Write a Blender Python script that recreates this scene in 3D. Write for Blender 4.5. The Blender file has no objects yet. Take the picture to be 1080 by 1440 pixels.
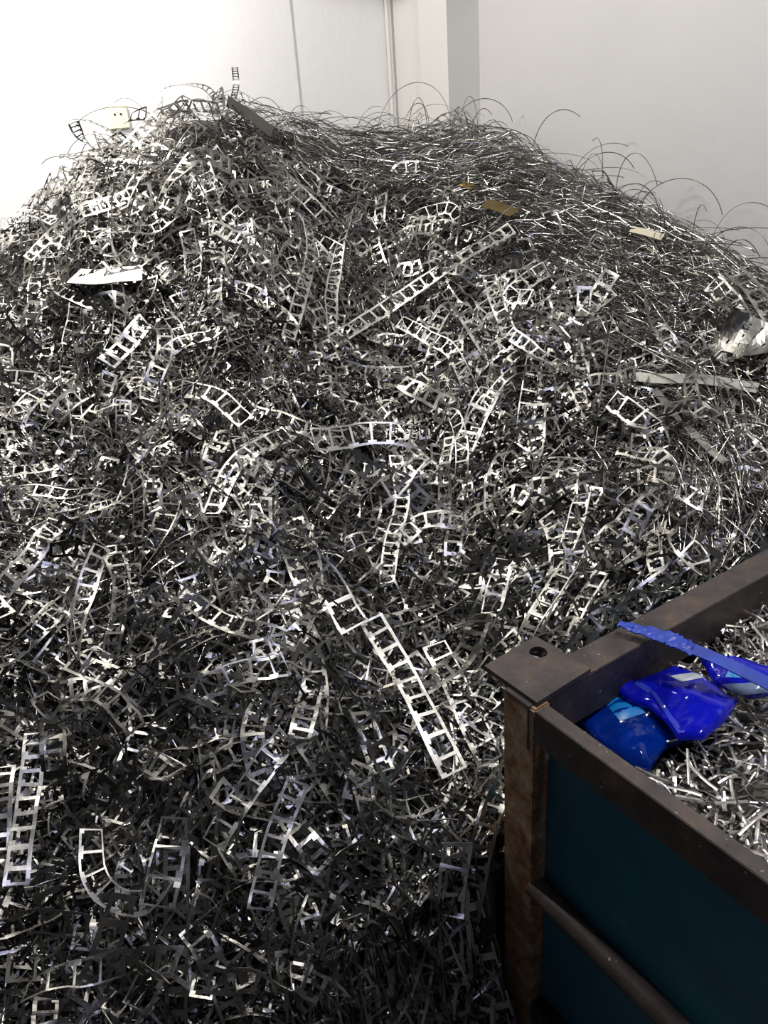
import bpy, bmesh, math, random
import numpy as np
from mathutils import Vector

rng = np.random.default_rng(11)
random.seed(5)
SC = bpy.context.scene
COL = SC.collection

# ------------------------------------------------------------------ camera
F = 1140.0
CAM = np.array([0.0, 0.0, 1.6])
PITCH, ROLL = math.radians(26.6), math.radians(-4.4)
_f = np.array([0, math.cos(PITCH), -math.sin(PITCH)])
_r0 = np.array([1.0, 0, 0]); _u0 = np.cross(_r0, _f)
_r = _r0 * math.cos(ROLL) + _u0 * math.sin(ROLL)
_u = -_r0 * math.sin(ROLL) + _u0 * math.cos(ROLL)
cam_data = bpy.data.cameras.new('camera')
cam = bpy.data.objects.new('camera', cam_data); COL.objects.link(cam)
from mathutils import Matrix
cam.matrix_world = Matrix(((_r[0], _u[0], -_f[0], CAM[0]), (_r[1], _u[1], -_f[1], CAM[1]), (_r[2], _u[2], -_f[2], CAM[2]), (0, 0, 0, 1)))
cam_data.sensor_fit = 'VERTICAL'; cam_data.sensor_height = 36.0; cam_data.lens = 36.0 * F / 1440.0
cam_data.clip_start = 0.02
SC.camera = cam

# ------------------------------------------------------------------ look, world, lamps
SC.view_settings.view_transform = 'Standard'; SC.view_settings.look = 'None'
SC.view_settings.gamma = 1.0; SC.view_settings.use_curve_mapping = False
SC.view_settings.exposure = 0.0
w = bpy.data.worlds.new('room_air'); SC.world = w; w.use_nodes = True
w.node_tree.nodes['Background'].inputs[0].default_value = (0.85, 0.9, 1.0, 1)
w.node_tree.nodes['Background'].inputs[1].default_value = 0.03


def lamp(name, kind, loc, power, color, size=0.1, target=None, cone=None, blend=0.15):
    l = bpy.data.lights.new(name, kind); l.energy = power; l.color = color
    if kind == 'AREA':
        l.shape = 'DISK'; l.size = size
    else:
        l.shadow_soft_size = size
    if kind == 'SPOT':
        l.spot_size = math.radians(cone); l.spot_blend = blend
    o = bpy.data.objects.new(name, l); COL.objects.link(o); o.location = loc
    if target is not None:
        o.rotation_euler = (Vector(target) - Vector(loc)).to_track_quat('-Z', 'Y').to_euler()
    return o


lamp('wall_lamp', 'SPOT', (-1.05, 2.5, 2.42), 108, (1.0, 0.965, 0.91), 0.04, (-1.05, 2.5, 0.0), 155, 0.02)
lamp('pendant_lamp', 'SPOT', (-0.2, 2.0, 2.45), 19, (1.0, 0.975, 0.93), 0.03, (-0.2, 2.0, 0), 152, 0.03)
lamp('ceiling_lamp', 'AREA', (1.0, 1.2, 3.3), 34, (1.0, 0.97, 0.91), 0.22, (0.6, 1.7, 0.5))
lamp('cool_glint_lamp', 'AREA', (0.7, 0.2, 3.1), 17, (0.60, 0.63, 1.0), 0.25, (0.3, 2.2, 0.8))  # cool light added overhead for bluish glints on the steel, source unseen

# ------------------------------------------------------------------ projection helpers (pixels -> places)
def ray(px, py):
    d = _f + _r * ((px - 540) / F) + _u * ((720 - py) / F)
    return d / np.linalg.norm(d)


def on_plane(px, py, p, n):
    d = ray(px, py); p = np.asarray(p, float); n = np.asarray(n, float)
    return CAM + d * (((p - CAM) @ n) / (d @ n))


def on_z(px, py, z):
    return on_plane(px, py, (0, 0, z), (0, 0, 1))


def project(P):
    q = np.asarray(P) - CAM; d = q @ _f
    return 540 + F * (q @ _r) / d, 720 - F * (q @ _u) / d


# ------------------------------------------------------------------ room directions
D1 = np.array([0.52, -0.854, 0.0]); D1 /= np.linalg.norm(D1)      # along the right wall, towards the viewer
D2 = np.array([-D1[1], D1[0], 0.0])                                # along the left wall, to the right and away
CORNER = np.array([0.30, 4.0, 0.0])


def wall_dist(az):
    """distance (horizontal) from the viewer to the nearer wall in direction az"""
    s, c = np.sin(az), np.cos(az)
    # left wall plane: normal D1 through CORNER ; right wall plane: normal -D2 through CORNER + column
    a = (CORNER @ D1) / (s * D1[0] + c * D1[1] - 1e-9)
    b = (CORNER @ D2) / (s * D2[0] + c * D2[1] + 1e-9)
    a = np.where(a > 0, a, 99); b = np.where(b > 0, b, 99)
    return np.minimum(a, b)


# ------------------------------------------------------------------ crate frame in the room
ZT = 0.80
A0 = on_z(681, 936, ZT); A1 = on_z(755, 988, ZT); A2 = on_z(831, 940, ZT); A3 = on_z(753, 894, ZT)
e1 = on_z(1080, 1240, ZT - .008) - on_z(833, 1058, ZT - .008); e1[2] = 0; E1 = e1 / np.linalg.norm(e1)   # front rail, towards viewer
e2 = on_z(1080, 772.5, ZT - .008) - on_z(818, 912, ZT - .008); e2[2] = 0; E2 = e2 / np.linalg.norm(e2)   # back rail, away
CR = A1 + np.array([0, 0, 0])                 # near corner of the plate


def in_crate(x, y, pad=0.0):
    # oblique frame anchored at the outer corner below the plate
    o = CO
    M = np.array([[E1[0], E2[0]], [E1[1], E2[1]]]); I = np.linalg.inv(M)
    a = I[0, 0] * (x - o[0]) + I[0, 1] * (y - o[1]); b = I[1, 0] * (x - o[0]) + I[1, 1] * (y - o[1])
    return (a > -pad) & (b > -pad) & (a < 1.25 + pad) & (b < 1.35 + pad)


# outer corner of the crate: crossing of the outer lines of the two top rails
def cross2(p, d, q, e):
    M = np.array([[d[0], -e[0]], [d[1], -e[1]]]); s = np.linalg.solve(M, (q - p)[:2]); return p + d * s[0]


ZR = ZT - 0.008
pF = on_z(833, 1060, ZR); pB = on_z(818, 910, ZR)
CO = cross2(pF, E1, pB, E2)
_IM = np.linalg.inv(np.array([[E1[0], E2[0]], [E1[1], E2[1]]]))


def ab_of(x, y):
    return _IM[0, 0] * (x - CO[0]) + _IM[0, 1] * (y - CO[1]), _IM[1, 0] * (x - CO[0]) + _IM[1, 1] * (y - CO[1])


# ------------------------------------------------------------------ the heap's surface
SKY = [(-160, 420), (0, 335), (60, 285), (100, 235), (180, 195), (260, 150), (330, 148), (400, 165), (480, 182), (560, 178), (640, 178),
       (720, 200), (780, 232), (850, 270), (920, 305), (1000, 345), (1080, 395), (1250, 520)]
_az, _zs, _ds = [], [], []
for (px, py) in SKY:
    d = ray(px, py); az = math.atan2(d[0], d[1]); D = float(wall_dist(az)) - (0.32 if px < 560 else 0.40)
    _az.append(az); _ds.append(D); _zs.append(1.6 + D * d[2] / math.hypot(d[0], d[1]))
_az, _ds, _zs = map(np.array, (_az, _ds, _zs))
_ph = rng.uniform(0, 6.28, (14, 2)); _fr = rng.uniform(2.5, 9, (14,)); _dr = rng.uniform(0, 6.28, (14,))


def bumps(x, y):
    z = 0
    for k in range(14):
        z = z + np.sin((x * math.cos(_dr[k]) + y * math.sin(_dr[k])) * _fr[k] + _ph[k, 0]) * (0.055 / _fr[k])
    return z


def hh(x, y):
    x = np.asarray(x, float); y = np.asarray(y, float)
    az = np.arctan2(x, y); d = np.hypot(x, y)
    D = np.interp(az, _az, _ds); Z = np.interp(az, _az, _zs)
    t = np.clip((d - 0.45) / (D - 0.45), 0, 1.0)
    z = 0.04 + (Z - 0.04) * t ** 0.86
    z = z + bumps(x, y) * np.clip(t * 4, 0, 1) * np.clip((1.0 - t) * 5 + 0.25, 0, 1)
    z = z - np.clip(d - D, 0, 1) * 0.25
    a, b = ab_of(x, y)                          # no scrap in front of the crate's panelled side
    k = np.clip((a + 0.04) / 0.12, 0, 1) * np.clip((0.06 - b) / 0.05, 0, 1)
    return z * (1 - k) - 0.05 * k


def hnorm(x, y):
    e = 0.03
    gx = (hh(x + e, y) - hh(x - e, y)) / (2 * e); gy = (hh(x, y + e) - hh(x, y - e)) / (2 * e)
    n = np.stack([-gx, -gy, np.ones_like(gx)], -1)
    return n / np.linalg.norm(n, axis=-1, keepdims=True)


def hit(px, py, lift=0.0):
    d = ray(px, py)
    t = np.linspace(0.4, 6, 2500)
    P = CAM + d * t[:, None]
    below = P[:, 2] < hh(P[:, 0], P[:, 1]) + lift
    if not below.any():
        az = math.atan2(d[0], d[1]); D = float(np.interp(az, _az, _ds))
        return CAM + d * (D / math.hypot(d[0], d[1]))
    return P[int(np.argmax(below))]


# ------------------------------------------------------------------ materials
def new_mat(name):
    m = bpy.data.materials.new(name); m.use_nodes = True
    nt = m.node_tree; b = nt.nodes['Principled BSDF']
    return m, nt, b


def noise(nt, scale, detail=4, rough=0.6, dist=0.0):
    tc = nt.nodes.new('ShaderNodeTexCoord'); n = nt.nodes.new('ShaderNodeTexNoise')
    n.inputs['Scale'].default_value = scale; n.inputs['Detail'].default_value = detail
    n.inputs['Roughness'].default_value = rough; n.inputs['Distortion'].default_value = dist
    nt.links.new(tc.outputs['Object'], n.inputs['Vector']); return n


def ramp(nt, src, stops):
    r = nt.nodes.new('ShaderNodeValToRGB'); cr = r.color_ramp
    while len(cr.elements) < len(stops): cr.elements.new(0.5)
    for e, (p, c) in zip(cr.elements, stops):
        e.position = p; e.color = (*c, 1)
    nt.links.new(src, r.inputs[0]); return r


def bump(nt, b, src, strength, dist=0.01):
    k = nt.nodes.new('ShaderNodeBump'); k.inputs['Strength'].default_value = strength; k.inputs['Distance'].default_value = dist
    nt.links.new(src, k.inputs['Height']); nt.links.new(k.outputs[0], b.inputs['Normal'])


def metal(name, col, rough=0.28, var=0.15, scale=9, metallic=1.0):
    m, nt, b = new_mat(name)
    n = noise(nt, scale, 3)
    r = ramp(nt, n.outputs['Fac'], [(0.3, tuple(c * (1 - var) for c in col)), (0.7, col)])
    nt.links.new(r.outputs[0], b.inputs['Base Color'])
    b.inputs['Metallic'].default_value = metallic
    rr = nt.nodes.new('ShaderNodeMapRange'); rr.inputs['To Min'].default_value = rough * 0.7; rr.inputs['To Max'].default_value = rough * 1.4
    nt.links.new(n.outputs['Fac'], rr.inputs['Value']); nt.links.new(rr.outputs[0], b.inputs['Roughness'])
    n2 = noise(nt, 45, 2); bump(nt, b, n2.outputs['Fac'], 0.25, 0.004)
    return m


M = {}
M['hero'] = metal('lit_look_steel', (0.70, 0.685, 0.64), 0.42, 0.2)  # lighter copy of the steel, glow of lit strips put into the colour
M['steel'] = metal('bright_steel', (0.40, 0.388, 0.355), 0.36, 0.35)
M['steel_dark'] = metal('dull_steel', (0.14, 0.132, 0.118), 0.32, 0.5)  # darker copy of the steel, shade among the strips put into the colour
M['loose'] = metal('dark_loose_wire', (0.16, 0.145, 0.125), 0.4, 0.3)
M['wire'] = metal('swarf_steel', (0.42, 0.405, 0.37), 0.28, 0.45, 5)
M['chip'] = metal('clipped_steel', (0.72, 0.69, 0.63), 0.34, 0.2)
M['brass'] = metal('brass_sheet', (0.62, 0.46, 0.20), 0.3, 0.2)
m, nt, b = new_mat('heap_depth'); b.inputs['Base Color'].default_value = (0.035, 0.033, 0.03, 1); b.inputs['Roughness'].default_value = 0.8; M['core'] = m  # near black, shade between the strips put into the colour; also colours the bar
m, nt, b = new_mat('cream_tape'); b.inputs['Base Color'].default_value = (0.55, 0.50, 0.36, 1); b.inputs['Roughness'].default_value = 0.5; M['cream'] = m
m, nt, b = new_mat('yellow_plastic'); b.inputs['Base Color'].default_value = (0.88, 0.86, 0.60, 1); b.inputs['Roughness'].default_value = 0.5; M['yellow'] = m
m, nt, b = new_mat('black_hole'); b.inputs['Base Color'].default_value = (0.01, 0.01, 0.01, 1); M['black'] = m
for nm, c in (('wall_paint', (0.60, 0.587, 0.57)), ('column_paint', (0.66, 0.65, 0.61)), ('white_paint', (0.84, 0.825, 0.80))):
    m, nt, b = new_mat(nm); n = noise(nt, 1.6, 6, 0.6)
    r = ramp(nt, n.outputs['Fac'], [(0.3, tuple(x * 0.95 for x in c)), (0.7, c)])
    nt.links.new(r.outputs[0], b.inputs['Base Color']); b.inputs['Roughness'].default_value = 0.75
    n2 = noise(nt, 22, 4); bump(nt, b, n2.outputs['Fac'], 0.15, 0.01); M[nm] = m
m, nt, b = new_mat('concrete'); n = noise(nt, 5, 6)
r = ramp(nt, n.outputs['Fac'], [(0.3, (0.12, 0.115, 0.11)), (0.7, (0.2, 0.19, 0.18))]); nt.links.new(r.outputs[0], b.inputs['Base Color']); b.inputs['Roughness'].default_value = 0.8; M['concrete'] = m

m, nt, b = new_mat('brown_painted_steel')          # crate rails and plate: dark brown paint, rust spots and speckles
n = noise(nt, 14, 8, 0.65); r = ramp(nt, n.outputs['Fac'], [(0.36, (0.038, 0.030, 0.027)), (0.52, (0.066, 0.053, 0.048)), (0.62, (0.10, 0.070, 0.052)), (0.70, (0.20, 0.11, 0.065))])
n3 = noise(nt, 160, 2, 0.5); r3 = ramp(nt, n3.outputs['Fac'], [(0.73, (0, 0, 0)), (0.75, (1, 1, 1))])
mx = nt.nodes.new('ShaderNodeMix'); mx.data_type = 'RGBA'; nt.links.new(r3.outputs[0], mx.inputs[0]); nt.links.new(r.outputs[0], mx.inputs[6]); mx.inputs[7].default_value = (0.55, 0.52, 0.48, 1)
nt.links.new(mx.outputs[2], b.inputs['Base Color']); b.inputs['Roughness'].default_value = 0.55; b.inputs['Metallic'].default_value = 0.15
bump(nt, b, n.outputs['Fac'], 0.3, 0.004); M['brown'] = m
m, nt, b = new_mat('rusty_post_steel')
n = noise(nt, 22, 9, 0.75)
r = ramp(nt, n.outputs['Fac'], [(0.34, (0.07, 0.035, 0.02)), (0.45, (0.26, 0.13, 0.06)), (0.55, (0.38, 0.25, 0.15)), (0.66, (0.50, 0.44, 0.33))])
nt.links.new(r.outputs[0], b.inputs['Base Color']); b.inputs['Roughness'].default_value = 0.6; bump(nt, b, n.outputs['Fac'], 0.4, 0.004); M['rust'] = m
m, nt, b = new_mat('blue_panel_paint')
n = noise(nt, 7, 6, 0.6); r = ramp(nt, n.outputs['Fac'], [(0.3, (0.011, 0.11, 0.18)), (0.64, (0.017, 0.15, 0.235)), (0.76, (0.12, 0.26, 0.33))])
nt.links.new(r.outputs[0], b.inputs['Base Color']); b.inputs['Roughness'].default_value = 0.5; M['blue'] = m
for nm, c, al in (('blue_film', (0.006, 0.010, 0.60), 0.80), ('cyan_film', (0.0, 0.035, 0.36), 0.80), ('seam_film', (0.05, 0.08, 0.66), 0.9), ('strap_blue', (0.025, 0.07, 0.50), 1.0), ('label_paper', (0.62, 0.66, 0.78), 1.0), ('clear_film', (0.30, 0.40, 0.62), 0.8), ('cyan_label', (0.0, 0.28, 0.75), 1.0)):
    m, nt, b = new_mat(nm); n = noise(nt, 18, 5, 0.6)
    r = ramp(nt, n.outputs['Fac'], [(0.3, tuple(x * 0.6 for x in c)), (0.7, c)])
    nt.links.new(r.outputs[0], b.inputs['Base Color']); b.inputs['Roughness'].default_value = 0.09 if 'film' in nm else 0.4
    b.inputs['Alpha'].default_value = al
    n2 = noise(nt, 30, 3); bump(nt, b, n2.outputs['Fac'], 0.25, 0.004)
    M[nm] = m


# ------------------------------------------------------------------ mesh helpers
def link(name, me, mat, parent=None):
    me.materials.append(mat); o = bpy.data.objects.new(name, me); COL.objects.link(o)
    if parent is not None: o.parent = parent
    return o


def np_mesh(name, V, Q, smooth=False):
    """V (n,3), Q (m,k) all faces with k corners"""
    V = np.asarray(V, np.float32); Q = np.asarray(Q, np.int32); k = Q.shape[1]
    me = bpy.data.meshes.new(name)
    me.vertices.add(len(V)); me.vertices.foreach_set('co', V.ravel())
    me.loops.add(Q.size); me.loops.foreach_set('vertex_index', Q.ravel())
    me.polygons.add(len(Q)); me.polygons.foreach_set('loop_start', np.arange(0, Q.size, k, dtype=np.int32))
    me.polygons.foreach_set('loop_total', np.full(len(Q), k, np.int32))
    me.polygons.foreach_set('use_smooth', np.full(len(Q), smooth))
    me.update(calc_edges=True); return me


def tag(o, label=None, cat=None, group=None, kind=None):
    if label: o['label'] = label
    if cat: o['category'] = cat
    if group: o['group'] = group
    if kind: o['kind'] = kind
    return o


def empty(name, loc=(0, 0, 0)):
    o = bpy.data.objects.new(name, None); COL.objects.link(o); o.location = loc; o.empty_display_size = 0.05; return o


def prism(name, base, up, mat, parent=None, bevel=0.0, off=None):
    """solid from a polygon of world points (ccw or cw) extruded by the vector up"""
    bm = bmesh.new(); up = Vector(up)
    a = [bm.verts.new(Vector(p)) for p in base]; c = [bm.verts.new(Vector(p) + up) for p in base]
    bm.faces.new(a); bm.faces.new(c[::-1])
    n = len(a)
    for i in range(n): bm.faces.new((a[i], c[i], c[(i + 1) % n], a[(i + 1) % n]))
    bmesh.ops.recalc_face_normals(bm, faces=bm.faces)
    if bevel: bmesh.ops.bevel(bm, geom=list(bm.edges), offset=bevel, segments=2, affect='EDGES')
    me = bpy.data.meshes.new(name); bm.to_mesh(me); bm.free()
    return link(name, me, mat, parent)


def local(o, parent, at):
    """parent an already placed mesh to an Empty at `at` while keeping its world place"""
    o.parent = parent
    o.data.transform(Matrix.Translation(-Vector(at)))
    return o


def tube_mesh(name, pts, r, sides=12, caps=True):
    pts = np.asarray(pts, float); n = len(pts)
    T = np.gradient(pts, axis=0); T /= np.linalg.norm(T, axis=1, keepdims=True)
    ref = np.array([0, 0, 1.0]) if abs(T[0, 2]) < 0.9 else np.array([1.0, 0, 0])
    Bn = np.cross(T, ref); Bn /= np.linalg.norm(Bn, axis=1, keepdims=True); Nn = np.cross(Bn, T)
    a = np.arange(sides) / sides * 2 * np.pi
    r = np.broadcast_to(r, (n,))
    V = pts[:, None] + r[:, None, None] * (np.cos(a)[None, :, None] * Bn[:, None] + np.sin(a)[None, :, None] * Nn[:, None])
    V = V.reshape(-1, 3); i = np.arange(n - 1)[:, None] * sides; j = np.arange(sides)[None]; j2 = (j + 1) % sides
    Q = np.stack([i + j, i + j2, i + sides + j2, i + sides + j], -1).reshape(-1, 4)
    return np_mesh(name, V, Q, True)


# ------------------------------------------------------------------ punched strips
# a pattern: u edges within one pitch, v edges across, solid mask [u][v]
PAT = {
    'film': ([0, .26, .48, 1.0], [0, .17, .30, .72, .86, 1.0], [[1, 1, 1, 1, 1], [1, 0, 0, 1, 1], [1, 0, 0, 0, 1]], 0.66),
    'ladder': ([0, .17, .36, .82, 1.0], [0, .13, .24, .76, .88, 1.0], [[1, 1, 1, 1, 1], [1, 1, 0, 0, 1], [1, 0, 0, 0, 1], [1, 1, 0, 0, 1]], 0.78),
    'wide': ([0, .11, .30, .80, 1.0], [0, .10, .19, .86, .93, 1.0], [[1, 1, 1, 1, 1], [1, 1, 0, 0, 1], [1, 0, 0, 0, 1], [1, 1, 0, 0, 1]], 0.92),
    'comb': ([0, .14, .32, .80, 1.0], [0, .13, .24, .80, .90, 1.0], [[1, 1, 1, 1, 1], [1, 1, 0, 0, 1], [1, 0, 0, 0, 0], [1, 1, 0, 0, 1]], 0.85),
    'solid': ([0, 1.0], [0, .5, 1.0], [[1, 1]], 1.0),
    'mesh': ([0, .5, .66, 1.0], [0, .12, .22, .34, .44, .56, .66, .78, .88, 1.0], [[1, 1, 1, 1, 1, 1, 1, 1, 1], [1, 0, 1, 0, 1, 0, 1, 0, 1], [1, 1, 1, 1, 1, 1, 1, 1, 1]], 0.25),
}


def strip_topology(kind, cells, thick, hexed=True):
    """returns s (0..cells) of each vertex, v (-.5...5), side (0/1), quads"""
    us, vs, mk, _ = PAT[kind]
    mk = np.array(mk, bool)
    U = []; rows = []
    for c in range(cells):
        for k in range(len(us) - 1):
            U.append(c + us[k]); rows.append(mk[k])
    # close with one rung
    U.append(cells); rows.append(mk[0]); U.append(cells + us[1] if kind != 'solid' else cells + 0.02)
    Mk = np.array(rows); U = np.array(U); Vv = np.array(vs) - 0.5
    nu, nv = Mk.shape
    uu, vv = np.meshgrid(U, Vv, indexing='ij')
    idx = np.arange((nu + 1) * (nv + 1)).reshape(nu + 1, nv + 1)
    q = np.stack([idx[:-1, :-1], idx[1:, :-1], idx[1:, 1:], idx[:-1, 1:]], -1)[Mk]
    uu = uu.ravel(); vv = vv.ravel(); N = len(uu)
    if not thick:
        used = np.unique(q); mp = np.full(N, -1); mp[used] = np.arange(len(used))
        return uu[used], vv[used], np.zeros(len(used)), mp[q]
    faces = [q, q[:, ::-1] + N]
    P = np.zeros((nu + 2, nv + 2), bool); P[1:-1, 1:-1] = Mk
    for (di, dj, c0, c1) in ((-1, 0, (0, 0), (0, 1)), (1, 0, (1, 1), (1, 0)), (0, -1, (1, 0), (0, 0)), (0, 1, (0, 1), (1, 1))):
        nb = P[1 + di:nu + 1 + di, 1 + dj:nv + 1 + dj]
        i, j = np.where(Mk & ~nb)
        a = idx[i + c0[0], j + c0[1]]; bb = idx[i + c1[0], j + c1[1]]
        faces.append(np.stack([a, bb, bb + N, a + N], -1))
    q = np.concatenate(faces)
    uu = np.concatenate([uu, uu]); vv = np.concatenate([vv, vv]); sd = np.repeat([0, 1.0], N)
    used = np.unique(q); mp = np.full(2 * N, -1); mp[used] = np.arange(len(used))
    return uu[used], vv[used], sd[used], mp[q]


def frames(P, Nrm):
    """P (n,S,3) path, Nrm (n,S,3) approx normals -> tangent, binormal, normal"""
    T = np.gradient(P, axis=1); T /= np.linalg.norm(T, axis=2, keepdims=True) + 1e-9
    B = np.cross(Nrm, T); B /= np.linalg.norm(B, axis=2, keepdims=True) + 1e-9
    return T, B, np.cross(T, B)


def sweep_strip(P, Nrm, width, kind, cells, thick=0.0008):
    """P (n,S,3): builds n strips; returns V (n,nv,3), Q"""
    s, v, sd, Q = strip_topology(kind, cells, thick > 0)
    T, B, Nn = frames(P, Nrm)
    S = P.shape[1]; f = np.clip(s / s.max(), 0, 1) * (S - 1); i0 = np.minimum(f.astype(int), S - 2); a = (f - i0)[None, :, None]
    L = lambda X: X[:, i0] * (1 - a) + X[:, i0 + 1] * a
    c = L(P); b = L(B); nn = L(Nn)
    wd = np.asarray(width).reshape(-1, 1, 1)
    V = c + b * (v[None, :, None] * wd) + nn * (sd[None, :, None] * thick)
    return V, Q


def crumple(V, amp=0.0007):
    """small irregular dents so that rails and rungs are not ruler straight"""
    k = rng.normal(0, 45, (5, 3)); p = rng.uniform(0, 6.28, 5); dd = rng.normal(0, 1, (5, 3))
    return V + sum(np.sin(V @ k[i] + p[i])[..., None] * dd[i] * amp * 0.5 for i in range(5))


def surf_paths(x, y, ang, length, S, curl, lift, arch, noise_amp=0.012):
    """draped paths: start centre x,y, heading ang, horizontal curvature curl"""
    n = len(x); s = np.linspace(-0.5, 0.5, S)[None] * length[:, None]
    a = ang[:, None] + curl[:, None] * s
    ds = length[:, None] / (S - 1)
    cx = np.cumsum(np.cos(a) * ds, 1); cy = np.cumsum(np.sin(a) * ds, 1)
    # horizontal foreshortening where the surface is steep
    nz = hnorm(x, y)
    gx, gy = -nz[:, 0] / nz[:, 2], -nz[:, 1] / nz[:, 2]
    sl = 1 / np.sqrt(1 + (gx * np.cos(ang) + gy * np.sin(ang)) ** 2)
    cx = (cx - cx.mean(1, keepdims=True)) * sl[:, None] + x[:, None]; cy = (cy - cy.mean(1, keepdims=True)) * sl[:, None] + y[:, None]
    t = np.linspace(-1, 1, S)[None]
    k = rng.uniform(3, 9, (n, 1)); p = rng.uniform(0, 6.28, (n, 1))
    z = hh(cx, cy) + lift[:, None] + arch[:, None] * (1 - t * t) + noise_amp * np.sin(k * t + p)
    return np.stack([cx, cy, z], -1)


def tilt_normals(P, roll, twist):
    Nr = hnorm(P[..., 0], P[..., 1]); T, B, Nn = frames(P, Nr)
    S = P.shape[1]; a = roll[:, None] + twist[:, None] * np.linspace(-.5, .5, S)[None]
    return Nn * np.cos(a)[..., None] + B * np.sin(a)[..., None]


def clear_of_things(P):
    """True for paths that stay out of the crate and behind no wall"""
    x, y = P[..., 0], P[..., 1]
    bad = in_crate(x, y, 0.035).any(1)
    q = P - CORNER
    bad |= (q @ D1 < 0.03).any(1) | ((q @ -D2) < 0.03).any(1)
    return ~bad


def sample_xy(n, xr=(-2.0, 1.9), yr=(0.45, 4.0)):
    """places on the heap, evenly over what the viewer sees (denser near)"""
    X, Y = [], []
    while sum(map(len, X)) < n:
        px = rng.uniform(-90, 1170, 4 * n); py = rng.uniform(90, 1500, 4 * n)
        # pixels -> surface by fixed point iteration on height
        d = _f[None] + _r[None] * ((px[:, None] - 540) / F) + _u[None] * ((720 - py[:, None]) / F)
        hor = np.hypot(d[:, 0], d[:, 1]); lo = np.full(len(px), 0.3); hi = np.interp(np.arctan2(d[:, 0], d[:, 1]), _az, _ds) + 0.12; h0 = hi.copy()
        for _ in range(26):
            mid = (lo + hi) / 2; x = d[:, 0] / hor * mid; y = d[:, 1] / hor * mid; z = 1.6 + d[:, 2] / hor * mid
            ab = z > hh(x, y); lo = np.where(ab, mid, lo); hi = np.where(ab, hi, mid)
        x = d[:, 0] / hor * lo; y = d[:, 1] / hor * lo
        ok = (lo < h0 - 0.01) & (lo > 0.45)
        D = np.interp(np.arctan2(x, y), _az, _ds); ok &= lo < D + 0.1
        ok &= ~in_crate(x, y, 0.02)
        X.append(x[ok]); Y.append(y[ok])
    return np.concatenate(X)[:n], np.concatenate(Y)[:n]


def merge(parts):
    Vs, Qs, o = [], [], 0
    for V, Q in parts:
        n, k, _ = V.shape
        Vs.append(V.reshape(-1, 3)); Qs.append((Q[None] + (np.arange(n) * k)[:, None, None] + o).reshape(-1, 4)); o += n * k
    return np.concatenate(Vs), np.concatenate(Qs)


def ribbons(P, Nrm, width, thick):
    """wires: a 4-sided flat wire along each path"""
    T, B, Nn = frames(P, Nrm); n, S, _ = P.shape
    wd = np.asarray(width).reshape(-1, 1, 1) / 2; th = np.asarray(thick).reshape(-1, 1, 1) / 2
    taper = np.ones(S)
    V = np.stack([P + B * wd, P + Nn * th, P - B * wd, P - Nn * th], 2).reshape(n, S * 4, 3)
    i = np.arange(S - 1)[:, None] * 4; j = np.arange(4)[None]; j2 = (j + 1) % 4
    return V, np.stack([i + j, i + j2, i + 4 + j2, i + 4 + j], -1).reshape(-1, 4)


# which share of the heap is fine swarf rather than punched strip (by place in plan)
def swarfness(x, y):
    px, py = project(np.stack([x, y, hh(x, y)], -1))
    ridge = 1 / (1 + np.exp(-((px - 420) * 0.012 + (300 - py) * 0.016 + (px - 700) * 0.010)))
    up = np.where(px < 900, np.interp(px, [250, 400, 560, 760, 900], [130, 215, 250, 330, 470]), 480)
    s1 = 1 / (1 + np.exp((py - up) / 14))
    s1 = s1 * (1 / (1 + np.exp(-(px - 380) / 25)))
    s2 = 1 / (1 + np.exp(-(px - 945) / 22)) * (py > 540) * (py < 800)
    return np.clip(np.maximum(s1, s2), 0, 1)


# ================================================================== SETTING
def wall_box(name, a, b, z0, z1, back, mat):
    """upright slab between plan points a and b, thickened away from the room along `back`"""
    a = np.array(a, float); b = np.array(b, float); k = np.array(back, float)
    return tag(prism(name, [(a[0], a[1], z0), (b[0], b[1], z0), (b[0] + k[0], b[1] + k[1], z0), (a[0] + k[0], a[1] + k[1], z0)], (0, 0, z1 - z0), mat), kind='structure')


HT = 3.6


def wall_pt(px, plane_p, n):      # plan point of the upright plane seen at pixel column px near the top of the picture
    return on_plane(px, 60, plane_p, n)


nL = D1; nR = -D2
cc = wall_pt(546, CORNER, nL)                      # where the left wall ends
cc = np.array([cc[0], cc[1], 0])
# column: side face along D1 from cc, then front (facing D1) to the right wall
eB = wall_pt(629, cc, -D2); eB = np.array([eB[0], eB[1], 0])
eM = wall_pt(590, cc, -D2); eM = np.array([eM[0], eM[1], 0])
eC = wall_pt(674, eB, D1); eC = np.array([eC[0], eC[1], 0])
stepL = wall_pt(412, CORNER, nL); stepL = np.array([stepL[0], stepL[1], 0])
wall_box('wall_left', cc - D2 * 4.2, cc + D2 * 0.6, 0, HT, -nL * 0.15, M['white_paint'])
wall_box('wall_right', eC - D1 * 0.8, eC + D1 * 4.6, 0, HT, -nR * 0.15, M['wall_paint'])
# shallow step added to the left wall where its tone changes
wall_box('trim_1', stepL - D2 * 2.8 + nL * 0.007, stepL + nL * 0.007, 0, HT, -nL * 0.03, M['white_paint'])
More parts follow.
